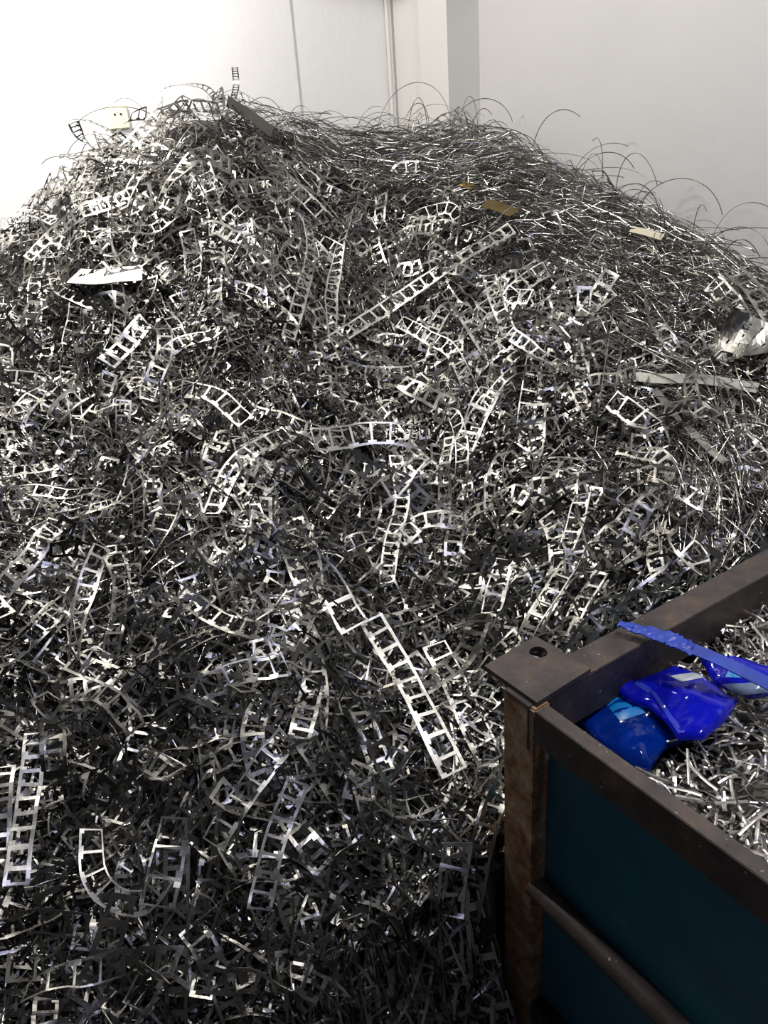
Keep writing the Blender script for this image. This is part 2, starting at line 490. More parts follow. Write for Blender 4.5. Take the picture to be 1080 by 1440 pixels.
# corner column: recessed leaf and the column itself
prc = [cc + D2 * 0.02, eM + D2 * 0.02, eM, eB, eC, eC + D2 * 0.02 - D1 * 0.3, cc + D2 * 0.3]
tag(prism('trim_2', prc, (0, 0, HT), M['column_paint'], bevel=0.0), kind='structure')
tag(link('trim_3', tube_mesh('conduit', [(*(cc + D1 * 0.02 - D2 * 0.012)[:2], z) for z in np.linspace(0, HT, 12)], 0.009, 10), M['column_paint']), kind='structure')
bmf = [(-4, -1.2, -0.1), (4.5, -1.2, -0.1), (4.5, 6, -0.1), (-4, 6, -0.1)]
tag(prism('floor', bmf, (0, 0, 0.1), M['concrete']), kind='structure')

# small yellowish socket plate on the left wall
sp = on_plane(165, 165, CORNER + nL * 0.008, nL)
sock = empty('wall_socket', sp)
tag(sock, 'pale yellow two-hole wall socket on the bright left wall above the heap', 'socket')
hx, hz = D2 * 0.038, np.array([0, 0, 0.038])
prism('socket_plate', [-hx - hz, hx - hz, hx + hz, -hx + hz], nL * 0.012, M['yellow'], sock, bevel=0.003)
for s in (-1, 1):
    c = D2 * 0.011 * s + hz * 0.25 + nL * 0.0095
    k = [c + D2 * 0.004 * math.cos(a) + np.array([0, 0, 0.004]) * math.sin(a) for a in np.linspace(0, 2 * np.pi, 10, endpoint=False)]
    prism('socket_hole', k, nL * 0.004, M['black'], sock)

# ================================================================== CRATE
crate = empty('scrap_crate', (CO[0], CO[1], 0))
tag(crate, 'open steel crate with brown top rails and dark blue side panels at lower right', 'crate')
O = np.array([CO[0], CO[1], 0.0])


def cp(a, b, z):          # crate coordinates -> place relative to the crate's corner
    p = E1 * a + E2 * b; return np.array([p[0], p[1], z])


LA, LB = 1.20, 1.30
UP = lambda h: (0, 0, h)


def cbox(name, a0, a1, b0, b1, z0, z1, mat, bevel=0.002, par=None):
    return prism(name, [cp(a0, b0, z0), cp(a1, b0, z0), cp(a1, b1, z0), cp(a0, b1, z0)], UP(z1 - z0), mat, par or crate, bevel)


# plan offsets of the plate in crate coordinates
def to_ab(P):
    Mx = np.array([[E1[0], E2[0]], [E1[1], E2[1]]]); return np.linalg.solve(Mx, (np.asarray(P) - O)[:2])


# rail widths from the picture
wf = abs(to_ab(on_z(920, 1098, ZR))[1]); wb = abs(to_ab(on_z(900, 908, ZR))[0])
wf = min(max(wf, 0.018), 0.06); wb = min(max(wb, 0.03), 0.09)
RH = 0.062
# front rail (angle iron): flat top leg and hanging outer leg
def angle_rail(name, horizontal, outer, label=None):
    o = horizontal
    return o


def L_rail(name, pts_out, d_in, width, depth, parent, mat, t=0.006):
    """angle iron between two points: top leg reaching inwards, outer leg hanging down"""
    a, b = [np.array(p, float) for p in pts_out]; d = np.array(d_in, float)
    sec = [d * 0, d * width, d * width + (0, 0, -t), d * t + (0, 0, -t), d * t + (0, 0, -depth), (0, 0, -depth)]
    bm = bmesh.new(); A = [bm.verts.new(Vector(a + s)) for s in sec]; Bv = [bm.verts.new(Vector(b + s)) for s in sec]
    bm.faces.new(A); bm.faces.new(Bv[::-1])
    for i in range(6): bm.faces.new((A[i], Bv[i], Bv[(i + 1) % 6], A[(i + 1) % 6]))
    bmesh.ops.recalc_face_normals(bm, faces=bm.faces)
    bmesh.ops.bevel(bm, geom=list(bm.edges), offset=0.0012, segments=2, affect='EDGES')
    me = bpy.data.meshes.new(name); bm.to_mesh(me); bm.free(); return link(name, me, mat, parent)


L_rail('top_rail', (cp(LA, LB, ZR), cp(0, LB, ZR)), -E2, wf, RH, crate, M['brown'])
# side rail towards the heap: wide top leg, the inner leg hangs inside the crate
L_rail('top_rail', (cp(wb, LB, ZR), cp(wb, 0.0, ZR)), -E1, wb, 0.085, crate, M['brown'])
L_rail('top_rail', (cp(LA - wb, LB, ZR), cp(LA - wb, 0, ZR)), E1, wb, 0.085, crate, M['brown'])
# posts
vn = np.cross(E1, (0, 0, 1.0))                          # outward normal of the front side
pl = to_ab(on_plane(707, 1100, O, vn)); pr = to_ab(on_plane(750, 1100, O, vn))
a0, a1 = pl[0], pr[0]

PW = a1 - a0
L_rail('top_rail', (cp(a1 + 0.0015, 0, ZR), cp(LA, 0, ZR)), E2, wf, RH, crate, M['brown'])
for (pa, pb, nm) in ((a0, 0.001, 1), (LA - PW, 0.001, 0), (a0, LB - PW, 0), (LA - PW, LB - PW, 0)):
    p = cbox('post', pa, pa + PW, pb, pb + (0.032 if pb < .1 else PW * 0.9), 0.0, ZT - 0.0095, M['rust'], 0.003)
    if nm: p['label'] = 'rust-streaked corner post'
# corner plate with a round hole
cen = (A0 + A1 + A2 + A3) / 4 - O; cen = np.array([cen[0], cen[1], 0])
hole = on_z(757, 917, ZT) - O; hole = np.array([hole[0], hole[1], 0.0])
quad = [np.array([*(p - O)[:2], 0.0]) for p in (A0, A1, A2, A3)]


def holed_plate(name, quad, hole, r, z0, z1, mat, parent):
    bm = bmesh.new(); n = 48; outer, inner = [], []
    for k in range(n):
        a = 2 * np.pi * k / n; d = np.array([math.cos(a), math.sin(a), 0]); best = 9
        for i in range(4):
            p, q = quad[i], quad[(i + 1) % 4]; e = q - p
            Mx = np.array([[d[0], -e[0]], [d[1], -e[1]]]); t, u = np.linalg.solve(Mx, (p - hole)[:2])
            if t > 0 and -1e-6 <= u <= 1 + 1e-6: best = min(best, t)
        outer.append(hole + d * best); inner.append(hole + d * r)
    # snap nearest samples to the true corners
    for c in quad:
        j = min(range(n), key=lambda i: np.linalg.norm(outer[i] - c)); outer[j] = c
    L = {}
    for tagk, ring, z in (('ot', outer, z1), ('it', inner, z1), ('ob', outer, z0), ('ib', inner, z0)):
        L[tagk] = [bm.verts.new((p[0], p[1], z)) for p in ring]
    for k in range(n):
        j = (k + 1) % n
        bm.faces.new((L['ot'][k], L['ot'][j], L['it'][j], L['it'][k])); bm.faces.new((L['ib'][k], L['ib'][j], L['ob'][j], L['ob'][k]))
        bm.faces.new((L['ob'][k], L['ob'][j], L['ot'][j], L['ot'][k])); bm.faces.new((L['it'][k], L['it'][j], L['ib'][j], L['ib'][k]))
    bmesh.ops.recalc_face_normals(bm, faces=bm.faces)
    me = bpy.data.meshes.new(name); bm.to_mesh(me); bm.free(); return link(name, me, mat, parent)


plate = holed_plate('corner_plate', quad, hole, 0.0145, ZT - 0.009, ZT, M['brown'], crate)
plate['label'] = 'flat corner plate with a round hole'
for (da, db) in ((LA - to_ab(A1)[0] - to_ab(A0)[0], 0), (0, LB), (LA - to_ab(A1)[0] - to_ab(A0)[0], LB)):
    c = plate.copy(); COL.objects.link(c); c.parent = crate
    off = cp(da, db - (0.06 if db else 0), 0); c.location = off; del c['label']
# blue panels, slightly inside the rails
cbox('side_panel', a1 + 0.001, LA - PW - 0.001, 0.030, 0.033, 0.08, ZR - 0.03, M['blue'], 0)
cbox('side_panel', a1 + 0.001, LA - PW - 0.001, LB - 0.033, LB - 0.030, 0.08, ZR - 0.03, M['blue'], 0)
cbox('side_panel', 0.010, 0.013, PW, LB - PW, 0.08, ZR - 0.03, M['blue'], 0)
cbox('side_panel', LA - 0.013, LA - 0.010, PW, LB - PW, 0.08, ZR - 0.03, M['blue'], 0)
cbox('floor_panel', 0.02, LA - 0.02, 0.035, LB - 0.04, 0.08, 0.09, M['blue'], 0)
for b0 in (0.0, LB - 0.03):
    cbox('bottom_rail', a1, LA - PW, b0 + 0.002, b0 + 0.028, 0.05, 0.1, M['brown'])
# round brace tube across the front panel
g0 = on_plane(768, 1262, O + E2 * 0.012, vn); g1 = on_plane(946, 1440, O + E2 * 0.012, vn)
gd = g1 - g0; gd /= np.linalg.norm(gd)
tb = to_ab(g0); endt = (LA - PW * 1.2 - tb[0]) / (to_ab(g0 + gd)[0] - tb[0])
pts = [g0 - gd * 0.03 + gd * t - O for t in np.linspace(0, endt, 14)]
br = link('brace_tube', tube_mesh('brace_tube', pts, 0.0185, 20), M['brown'], crate)

# ================================================================== HEAP
# inner body of the heap, its near-black colour standing in for shaded gaps
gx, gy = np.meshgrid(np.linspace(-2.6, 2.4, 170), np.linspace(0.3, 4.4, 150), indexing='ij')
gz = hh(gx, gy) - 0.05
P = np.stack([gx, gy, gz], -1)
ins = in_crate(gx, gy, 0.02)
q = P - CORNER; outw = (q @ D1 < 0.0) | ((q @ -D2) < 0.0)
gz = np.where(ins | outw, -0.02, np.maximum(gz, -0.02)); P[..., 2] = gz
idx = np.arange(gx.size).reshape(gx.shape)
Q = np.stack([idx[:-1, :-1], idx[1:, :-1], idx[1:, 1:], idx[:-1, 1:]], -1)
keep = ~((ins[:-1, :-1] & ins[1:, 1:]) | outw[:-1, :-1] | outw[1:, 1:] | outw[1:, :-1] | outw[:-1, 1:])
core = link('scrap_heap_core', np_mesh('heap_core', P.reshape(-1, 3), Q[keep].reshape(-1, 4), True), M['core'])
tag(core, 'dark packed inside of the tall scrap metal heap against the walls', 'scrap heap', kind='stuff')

DENS = 1.0


def strip_batch(n, kinds, cells, wr, lift_r, roll_s, thick, arch_s=0.02, curl_s=4.0, allow=0.06, S=None):
    x, y = sample_xy(n); sw = swarfness(x, y)
    k = rng.random(n) > sw * (1 - allow); x, y = x[k], y[k]; out = []
    for kd in kinds:
        for c in cells:
            m = rng.random(len(x)) < 1.0 / (len(kinds) * len(cells)); xi, yi = x[m], y[m]; ni = len(xi)
            if not ni: continue
            wd = rng.uniform(*wr, ni); ln = wd * PAT[kd][3] * c
            S_ = S or max(5, c * 2 + 1)
            Pp = surf_paths(xi, yi, rng.uniform(0, 2 * np.pi, ni), ln, S_, rng.normal(0, curl_s, ni), rng.uniform(*lift_r, ni), rng.normal(0, arch_s, ni), 0.006)
            # slope some strips out of the surface
            tl = rng.normal(0, 0.35, ni)[:, None] * np.minimum(ln, 0.13)[:, None] * np.linspace(-.5, .5, S_)[None]
            Pp[..., 2] += tl
            Nn = tilt_normals(Pp, rng.normal(0, roll_s, ni), rng.normal(0, 0.9, ni))
            ok = clear_of_things(Pp); out.append((Pp[ok], Nn[ok], wd[ok], kd, c))
    return out


def tuple_crumple(t):
    return crumple(t[0], 0.0016), t[1]


def batch_to_mesh(bt, name, thick):
    parts = [tuple_crumple(sweep_strip(P_, N_, w_, kd, c, thick)) for (P_, N_, w_, kd, c) in bt if len(P_)]
    V, Q = merge(parts); return np_mesh(name, V, Q)


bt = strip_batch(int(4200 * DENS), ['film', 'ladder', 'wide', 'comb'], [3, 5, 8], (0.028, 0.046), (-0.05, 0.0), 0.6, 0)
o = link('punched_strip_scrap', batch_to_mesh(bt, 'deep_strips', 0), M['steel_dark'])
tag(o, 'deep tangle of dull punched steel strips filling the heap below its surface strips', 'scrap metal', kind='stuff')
bt = strip_batch(int(4200 * DENS), ['film', 'ladder', 'wide', 'comb'], [2, 4, 7, 12], (0.028, 0.048), (-0.02, 0.022), 0.6, 0)
o = link('punched_strip_scrap', batch_to_mesh(bt, 'upper_strips', 0), M['steel'])
tag(o, 'bright broken punched steel strips crowding the face of the heap', 'scrap metal', kind='stuff')


# small clipped bits all over the heap
def bits(n, lr, wr, lift_r, sw_keep=0.5):
    x, y = sample_xy(n); k = rng.random(n) > swarfness(x, y) * sw_keep; x, y = x[k], y[k]; n = len(x)
    ln = rng.uniform(*lr, n)
    Pp = surf_paths(x, y, rng.uniform(0, 6.28, n), ln, 4, rng.normal(0, 14, n), rng.uniform(*lift_r, n), rng.normal(0, 0.006, n), 0.002)
    Pp[..., 2] += rng.normal(0, 0.5, n)[:, None] * ln[:, None] * np.linspace(-.5, .5, 4)[None]
    Nn = tilt_normals(Pp, rng.normal(0, 1.0, n), rng.normal(0, 1.0, n)); ok = clear_of_things(Pp)
    return ribbons(Pp[ok], Nn[ok], rng.uniform(*wr, ok.sum()), 0.0008)


V, Q = merge([bits(4500, (0.012, 0.05), (0.003, 0.008), (-0.02, 0.02))])
o = link('clipped_steel_bits', np_mesh('bits', V, Q), M['steel_dark'])
tag(o, 'small bright clipped steel bits scattered through the heap', 'scrap metal', kind='stuff')


# swarf wires
def wire_paths(n, where, lr, lift_r, arch_r, S=22, aim=None, spread=0.5, curl_s=1.4, raw=False):
    x, y = sample_xy(n * 3); sw = swarfness(x, y)
    if where == 'swarf': k = rng.random(len(x)) < sw
    elif where == 'strips': k = rng.random(len(x)) > sw
    else: k = np.ones(len(x), bool)
    x, y = x[k][:n], y[k][:n]; n = len(x)
    px, py = project(np.stack([x, y, hh(x, y)], -1))
    if aim is None:
        ang = rng.uniform(0, 2 * np.pi, n)
    else:
        # flow: roughly level on the ridge, bending towards the viewer on the right flank
        base = np.interp(px, [300, 600, 800, 950, 1080], [0.1, -0.15, -0.55, -0.9, -1.0]) - np.clip((py - 520) / 120, 0, 1) * 0.5
        ang = base + rng.normal(0, spread, n)
    ln = rng.uniform(*lr, n)
    Pp = surf_paths(x, y, ang, ln, S, rng.normal(0, curl_s, n), rng.uniform(*lift_r, n), rng.uniform(*arch_r, n), 0.008)
    ok = clear_of_things(Pp); Pp = Pp[ok]
    Nn = tilt_normals(Pp, rng.uniform(-1.5, 1.5, len(Pp)), rng.normal(0, 3.0, len(Pp)))
    return Pp, Nn


parts = []
for args in ((7500, 'swarf', (0.18, 0.6), (-0.03, 0.02), (-0.005, 0.02), 20, True, 0.35, 1.6),
             (1500, 'swarf', (0.08, 0.3), (-0.02, 0.03), (-0.01, 0.04), 12, True, 1.0, 5.0),
             (4000, 'strips', (0.08, 0.3), (-0.04, 0.025), (-0.01, 0.02), 12, None, 1, 4.0)):
    Pp, Nn = wire_paths(*args)
    parts.append(ribbons(Pp, Nn, rng.uniform(0.0016, 0.0032, len(Pp)), rng.uniform(0.0008, 0.0014, len(Pp))))
V, Q = merge(parts)
o = link('wire_swarf', np_mesh('swarf', V, Q), M['wire'])
tag(o, 'dense matted fine steel swarf wire combed over the ridge and right flank of the heap', 'scrap metal', kind='stuff')

# ------------------------------------------------------------------ zones of the picture, for the shared labels
def zone(P):
    px, py = project(P)
    col = 'left' if px < 360 else ('middle' if px < 680 else 'right')
    row = ('crest' if py < 330 else 'upper face' if py < 600 else 'middle face' if py < 900 else 'lower face' if py < 1180 else 'foot')
    return f'{col} part of the heap\'s {row}'


def individual(name, V, Q, mat, label, cat, group):
    c = V.mean(0); me = np_mesh(name, V - c, Q); o = link(name, me, mat); o.location = c
    return tag(o, label, cat, group)


KLAB = {'film': 'close-runged punched steel strip', 'ladder': 'ladder-shaped punched steel strip', 'wide': 'wide thin-railed steel ladder strip', 'comb': 'broken comb-edged steel strip'}
HEROES = []
# (pixel path, width m, pattern, lift m, roll, label)
H = HEROES.append
H(([(22, 1245), (34, 1160), (44, 1090), (52, 1035)], .041, 'film', .05, .1, 'straight bright film-like strip standing upright near the lower left edge'))
H(([(-4, 1195), (2, 1130), (6, 1080)], .041, 'film', .05, .1, 'bright film-like strip cut by the left edge beside the straight upright one'))
H(([(103, 925), (112, 870), (126, 820), (146, 778)], .042, 'ladder', .04, .15, 'grey ladder strip leaning right at left of heap, pale purple glint at its lower end'))
H(([(0, 835), (35, 795), (62, 760), (80, 745)], .044, 'ladder', .04, -.1, 'white-shining ladder strip rising to the right at the left edge, mid height'))
H(([(18, 840), (60, 815), (100, 785), (128, 770)], .042, 'ladder', .02, -.1, 'grey ladder strip just under the white-shining one at left edge'))
H(([(468, 480), (520, 447), (570, 412), (620, 380), (668, 350), (720, 318)], .046, 'ladder', .05, .25, 'long ladder strip climbing diagonally right across the upper middle of the heap'))
H(([(468, 478), (466, 420), (476, 360), (492, 300)], .040, 'ladder', .03, .3, 'upright ladder strip meeting the foot of the long diagonal strip'))
H(([(405, 475), (425, 410), (437, 350), (430, 300)], .040, 'ladder', .03, -.3, 'upright ladder strip left of the one meeting the long diagonal'))
H(([(150, 512), (178, 482), (205, 452)], .048, 'film', .04, .0, 'short wide film-like strip slanting right on the upper left face'))
H(([(222, 505), (262, 478), (318, 462)], .036, 'ladder', .03, .1, 'curved ladder strip right of the short wide film-like one'))
H(([(140, 577), (165, 574), (192, 573)], .022, 'film', .03, 0, 'tiny narrow strip of square holes lying level on the left face'))
H(([(296, 722), (322, 668), (360, 630), (404, 608)], .044, 'ladder', .03, .2, 'arched ladder strip curving up to the right above the heap\'s centre left'))
H(([(330, 745), (358, 700), (392, 662), (425, 640)], .044, 'ladder', .02, .2, 'second arched ladder strip nested inside the first at centre left'))
H(([(440, 618), (495, 612), (550, 610), (600, 618)], .060, 'wide', .07, -.1, 'large bright level ladder strip at the very centre of the heap'))
H(([(522, 705), (556, 676), (592, 642)], .062, 'wide', .06, .1, 'broad white ladder fragment slanting right below the large level one'))
H(([(543, 820), (552, 760), (566, 700), (556, 640)], .038, 'ladder', .04, .2, 'slim upright ladder strip under the centre fragments'))
H(([(522, 868), (560, 935), (598, 1005), (640, 1085)], .052, 'ladder', .06, .1, 'long bright ladder strip running steeply down right toward the crate'))
H(([(610, 905), (650, 985), (690, 1070)], .052, 'wide', .03, .1, 'thin-railed ladder strip between the long bright one and the crate post'))
H(([(425, 780), (462, 822), (500, 880)], .070, 'wide', .06, -.2, 'wide ladder fragment with broad T-shaped lugs left of centre'))
H(([(286, 968), (330, 948), (375, 935), (402, 930)], .046, 'wide', .07, 0, 'lone bright ladder piece with three rungs left of lower centre'))
H(([(192, 1062), (215, 1075), (250, 1090)], .048, 'wide', .06, 0, 'small bright open frame piece at lower left, bluish at one side'))
H(([(222, 1275), (236, 1215), (246, 1150)], .058, 'wide', .06, .1, 'broad upright bright ladder strip at the foot of the heap, left'))
H(([(128, 1165), (130, 1222), (155, 1262), (205, 1268), (232, 1235)], .040, 'wide', .06, .2, 'hook-shaped curved ladder strip at lower left foot'))
H(([(300, 1190), (330, 1135), (365, 1085), (404, 1030)], .046, 'wide', .05, .1, 'bright ladder strip slanting right at the lower middle, with white lugs'))
H(([(364, 1278), (378, 1220), (394, 1160), (420, 1105)], .040, 'ladder', .07, .1, 'pale lilac upright ladder strip at lower middle, lowest end ragged'))
H(([(408, 1372), (440, 1388), (480, 1402)], .042, 'ladder', .07, 0, 'three-hole strip piece lying level at the bottom middle'))
H(([(330, 1380), (365, 1350), (405, 1318)], .040, 'ladder', .04, 0, 'dull ladder piece slanting right at the bottom, left of the three-hole piece'))
H(([(420, 1345), (432, 1295), (448, 1240), (455, 1200)], .036, 'ladder', .04, .1, 'dim upright ladder strip above the three-hole piece'))
H(([(455, 1330), (485, 1360), (510, 1392)], .040, 'ladder', .04, .1, 'dim ladder piece leaning left beside the three-hole piece'))
H(([(190, 1420), (222, 1355), (252, 1300), (285, 1262)], .046, 'wide', .04, .1, 'dim long ladder strip rising right from the bottom left'))
H(([(632, 1290), (636, 1240), (645, 1190)], .050, 'ladder', .05, .1, 'upright strip with bluish top near the crate post'))
H(([(660, 1290), (668, 1235), (682, 1170), (700, 1110)], .042, 'ladder', .04, .1, 'teal-tinged dim ladder strip next to the crate post'))
H(([(565, 535), (600, 556), (645, 572)], .048, 'film', .05, -.1, 'double-holed strip with white lower edge at upper centre right'))
H(([(650, 632), (668, 590), (690, 548)], .058, 'wide', .06, .1, 'pale upright ladder fragment right of the double-holed strip'))
H(([(688, 388), (700, 425), (716, 465)], .040, 'ladder', .05, .1, 'short ladder strip with lilac edges hanging below the right end of the long diagonal'))
H(([(716, 465), (745, 490), (790, 510)], .036, 'ladder', .04, .2, 'curved ladder strip continuing right from the short lilac-edged one'))
H(([(102, 168), (130, 172), (156, 186), (178, 202)], .036, 'film', .02, .9, 'dark silhouetted film-like strip sticking out at the top left, upper limb of a loop'))
H(([(103, 172), (112, 190), (128, 207), (146, 222)], .036, 'film', .02, .9, 'dark silhouetted film-like strip, lower limb of the loop at the top left'))
H(([(84, 220), (120, 216), (170, 212)], .034, 'film', .02, .5, 'level film-like strip poking out left below the dark loop'))
H(([(8, 350), (14, 318), (40, 300), (78, 312)], .034, 'film', .02, .3, 'arched film-like strip bulging over the left edge of the heap'))
H(([(38, 362), (70, 332), (110, 304), (150, 288), (182, 274)], .042, 'film', .05, .2, 'long film-like strip rising to the right on the left shoulder'))
H(([(188, 300), (200, 282), (214, 266)], .038, 'film', .04, .2, 'short film-like strip at the end of the left shoulder strip'))
H(([(216, 140), (232, 124), (262, 119), (292, 126), (310, 150)], .028, 'film', .01, .6, 'faint arched film-like strip on the crest against the bright wall'))
H(([(312, 178), (324, 150), (332, 122), (330, 94)], .024, 'film', .02, .7, 'small upright dark punched scrap on the crest beside the bare bar'))
H(([(1000, 400), (1030, 425), (1060, 470)], .050, 'ladder', .04, .2, 'dull round-holed strip at the right edge of the upper flank'))
H(([(1030, 380), (1060, 410), (1090, 450)], .050, 'ladder', .05, .3, 'dull round-holed strip cut by the right edge, outermost one'))
H(([(1012, 462), (1045, 474), (1076, 490)], .12, 'mesh', .05, .0, 'wide grey perforated sheet at the right edge of the heap'))
H(([(948, 748), (975, 782), (996, 812)], .046, 'wide', .05, .1, 'bright ladder fragment just behind the crate\'s far rail'))
H(([(955, 690), (990, 704)], .040, 'comb', .05, .1, 'small white H-shaped fragment in the right-hand swarf'))
H(([(625, 985), (660, 1002), (706, 1026)], .030, 'comb', .07, .2, 'lilac one-sided comb strip ending at the crate post'))
H(([(420, 1040), (430, 1000), (440, 955)], .042, 'film', .05, .1, 'dull close-holed strip standing upright at lower centre'))
H(([(500, 990), (520, 1035), (540, 1085)], .044, 'film', .04, .1, 'dull close-holed strip leaning left at lower centre'))
H(([(795, 775), (808, 735), (820, 690)], .038, 'wide', .05, .2, 'upright bright fragment on the right face above the corner plate'))
H(([(860, 560), (885, 580), (920, 600)], .050, 'wide', .05, .1, 'bright T-lugged fragment below the long flat band'))
H(([(690, 860), (700, 820), (712, 780)], .046, 'wide', .04, .1, 'upright ladder fragment above the crate post'))
H(([(230, 820), (275, 850), (335, 880), (400, 900)], .040, 'ladder', .04, .1, 'long dim ladder strip sagging right at left of centre'))
H(([(55, 980), (80, 1000), (110, 1010)], .046, 'wide', .04, .1, 'dim ladder fragment at left, above the straight film-like strip'))
H(([(390, 820), (372, 845), (350, 860)], .050, 'wide', .05, .1, 'dim ladder fragment left of the T-lugged one'))
H(([(255, 545), (300, 555), (345, 590)], .046, 'wide', .05, .1, 'bright crooked strip on the upper left face with a lilac end'))
H(([(560, 760), (590, 735), (640, 730)], .044, 'ladder', .05, .1, 'short ladder strip right of the slim upright one'))

n_str = 0
for (pp, wd, kd, lift, roll, lab) in HEROES:
    lift += 0.016 if lift > .025 else 0.0
    C = np.array([hit(px, py, lift) for (px, py) in pp])
    # smooth path through the points
    t = np.linspace(0, len(C) - 1, 25)
    if len(C) > 2:
        Cs = np.zeros((25, 3))
        for k, tt in enumerate(t):
            i = min(int(tt), len(C) - 2); f = tt - i
            p0, p1, p2, p3 = C[max(i - 1, 0)], C[i], C[i + 1], C[min(i + 2, len(C) - 1)]
            Cs[k] = 0.5 * (2 * p1 + (p2 - p0) * f + (2 * p0 - 5 * p1 + 4 * p2 - p3) * f * f + (3 * p1 - p0 - 3 * p2 + p3) * f ** 3)
    else:
        Cs = C[0] + (C[1] - C[0]) * np.linspace(0, 1, 25)[:, None]
    amp = 0.003 if lift > .025 else 0.0
    wv = np.sin(np.linspace(0, rng.uniform(5, 11), 25) + rng.uniform(0, 6)) * amp + np.cumsum(rng.normal(0, .0010, 25)) * (amp > 0)
    Cs[:, 2] += wv; Cs = Cs[None]
    toc = CAM - Cs; toc /= np.linalg.norm(toc, axis=2, keepdims=True)
    Nn = hnorm(Cs[..., 0], Cs[..., 1]) * 0.45 + toc * 0.55
    T, B, Nn = frames(Cs, Nn)
    a = roll + np.linspace(-.5, .5, 25)[None, :, None] * rng.normal(0, 1.0) + np.sin(np.linspace(0, 7, 25) + rng.uniform(0, 6))[None, :, None] * 0.18
    Nn = Nn * np.cos(a) + B * np.sin(a)
    ln = np.linalg.norm(np.diff(Cs[0], axis=0), axis=1).sum(); cells = max(1, round(ln / (wd * PAT[kd][3])))
    V, Q = sweep_strip(Cs, Nn, [wd], kd, cells, 0.0009)
    V = crumple(V)
    individual('perforated_sheet' if kd == 'mesh' and wd > 0.1 else 'ladder_strip', V[0], Q, M['steel_dark'] if 'dark' in lab else M['steel'] if kd == 'mesh' or 'dim' in lab or 'dull' in lab else M['hero'], lab, 'metal strip', 'punched steel strips on the heap'); n_str += 1  # lit, dim and silhouetted looks come from lighter and darker steel colours

# more single strips on the surface
bt = strip_batch(380, ['film', 'ladder', 'wide', 'comb'], [4, 6, 9], (0.034, 0.05), (0.015, 0.05), 0.45, 1, arch_s=0.03, allow=0.0)
tot = 0
for (P_, N_, w_, kd, c) in bt:
    if not len(P_): continue
    V, Q = sweep_strip(P_, N_, w_, kd, c, 0.0009)
    V = crumple(V)
    for i in range(len(V)):
        if n_str >= 298: break
        px, py = project(V[i].mean(0))
        if not (5 < px < 1075 and 60 < py < 1435): continue
        z_ = zone(V[i].mean(0)); L_ = {4: 'short', 6: 'medium-length', 9: 'long'}[c]
        individual('ladder_strip', V[i], Q, M['steel'] if rng.random() < .7 else M['steel_dark'], f'{L_} {KLAB[kd]} in the {z_}', 'metal strip', f'{L_} {KLAB[kd]}s, {z_}'); n_str += 1

# single wires: combed on the surface, and loose ones standing off the ridge
wn = 0


def put_wire(P_, N_, wd, th, lab, grp, name='swarf_wire', mat='wire'):
    V, Q = ribbons(P_[None], N_[None], [wd], [th]); return individual(name, V[0], Q, M[mat], lab, 'metal wire', grp)


Pp, Nn = wire_paths(150, 'swarf', (0.3, 0.75), (0.015, 0.035), (0.0, 0.03), 24, True, 0.3, 1.5)
for i in range(len(Pp)):
    z_ = zone(Pp[i].mean(0)); put_wire(Pp[i], Nn[i], 0.0032, 0.0014, f'long thin swarf wire combed over the {z_}', f'combed swarf wires, {z_}'); wn += 1
# loops along the skyline: half ellipses rising from the ridge
sky_px = list(rng.uniform(380, 1075, 150)) + list(rng.uniform(10, 380, 14))
for px in sky_px:
    py = np.interp(px, [p[0] for p in SKY], [p[1] for p in SKY]) + rng.uniform(-2, 30)
    b0 = hit(px, py); rise = rng.uniform(0.0, 1) ** 1.7 * 0.17 * (0.6 if px < 560 else 1.0) + .015; span = rng.uniform(0.06, 0.32)
    th0 = rng.uniform(-0.5, 0.4) + (-.5 if px > 700 else 0); dr = np.array([math.cos(th0), math.sin(th0), 0])
    s = np.linspace(0, 1, 26); cut = rng.uniform(0.55, 1.0); a = s * math.pi * cut
    lean = rng.uniform(-.5, .5)
    Pw = b0 + dr[None] * (1 - np.cos(a))[:, None] * span / 2 * rng.choice([-1, 1]) + np.array([lean * 0.3, 0, 1.0])[None] * (np.sin(a) * rise)[:, None]
    Pw[:, 2] += -0.03 + s * rng.uniform(-.04, .02)
    qd = (Pw - CORNER); pen = np.minimum(qd @ D1, qd @ -D2)
    if pen.min() < 0.02: continue
    if in_crate(Pw[:, 0], Pw[:, 1]).any(): continue
    Nn_ = np.tile([0.3, -1, 0.2], (26, 1)) + rng.normal(0, .2, 3)
    side = 'left' if px < 400 else 'middle' if px < 720 else 'right'
    put_wire(Pw, Nn_, rng.uniform(0.0016, 0.0028), 0.0012, f'loose looping swarf wire standing off the {side} stretch of the skyline', f'loose wires, {side} skyline', mat='loose'); wn += 1

# other things lying in the heap
def band(pp, wd, lift, roll, mat, name, lab, cat, thick=0.0012, kd='solid'):
    C = np.array([hit(px, py, lift) for (px, py) in pp]); n = 16; t = np.linspace(0, len(C) - 1, n)
    Cs = np.stack([np.interp(t, np.arange(len(C)), C[:, k]) for k in range(3)], -1)[None]
    toc = CAM - Cs; toc /= np.linalg.norm(toc, axis=2, keepdims=True)
    Nn = hnorm(Cs[..., 0], Cs[..., 1]) * 0.4 + toc * 0.6; T, B, Nn = frames(Cs, Nn); Nn = Nn * math.cos(roll) + B * math.sin(roll)
    V, Q = sweep_strip(Cs, Nn, [wd], kd, 14, thick); return individual(name, V[0], Q, M[mat], lab, cat, None)


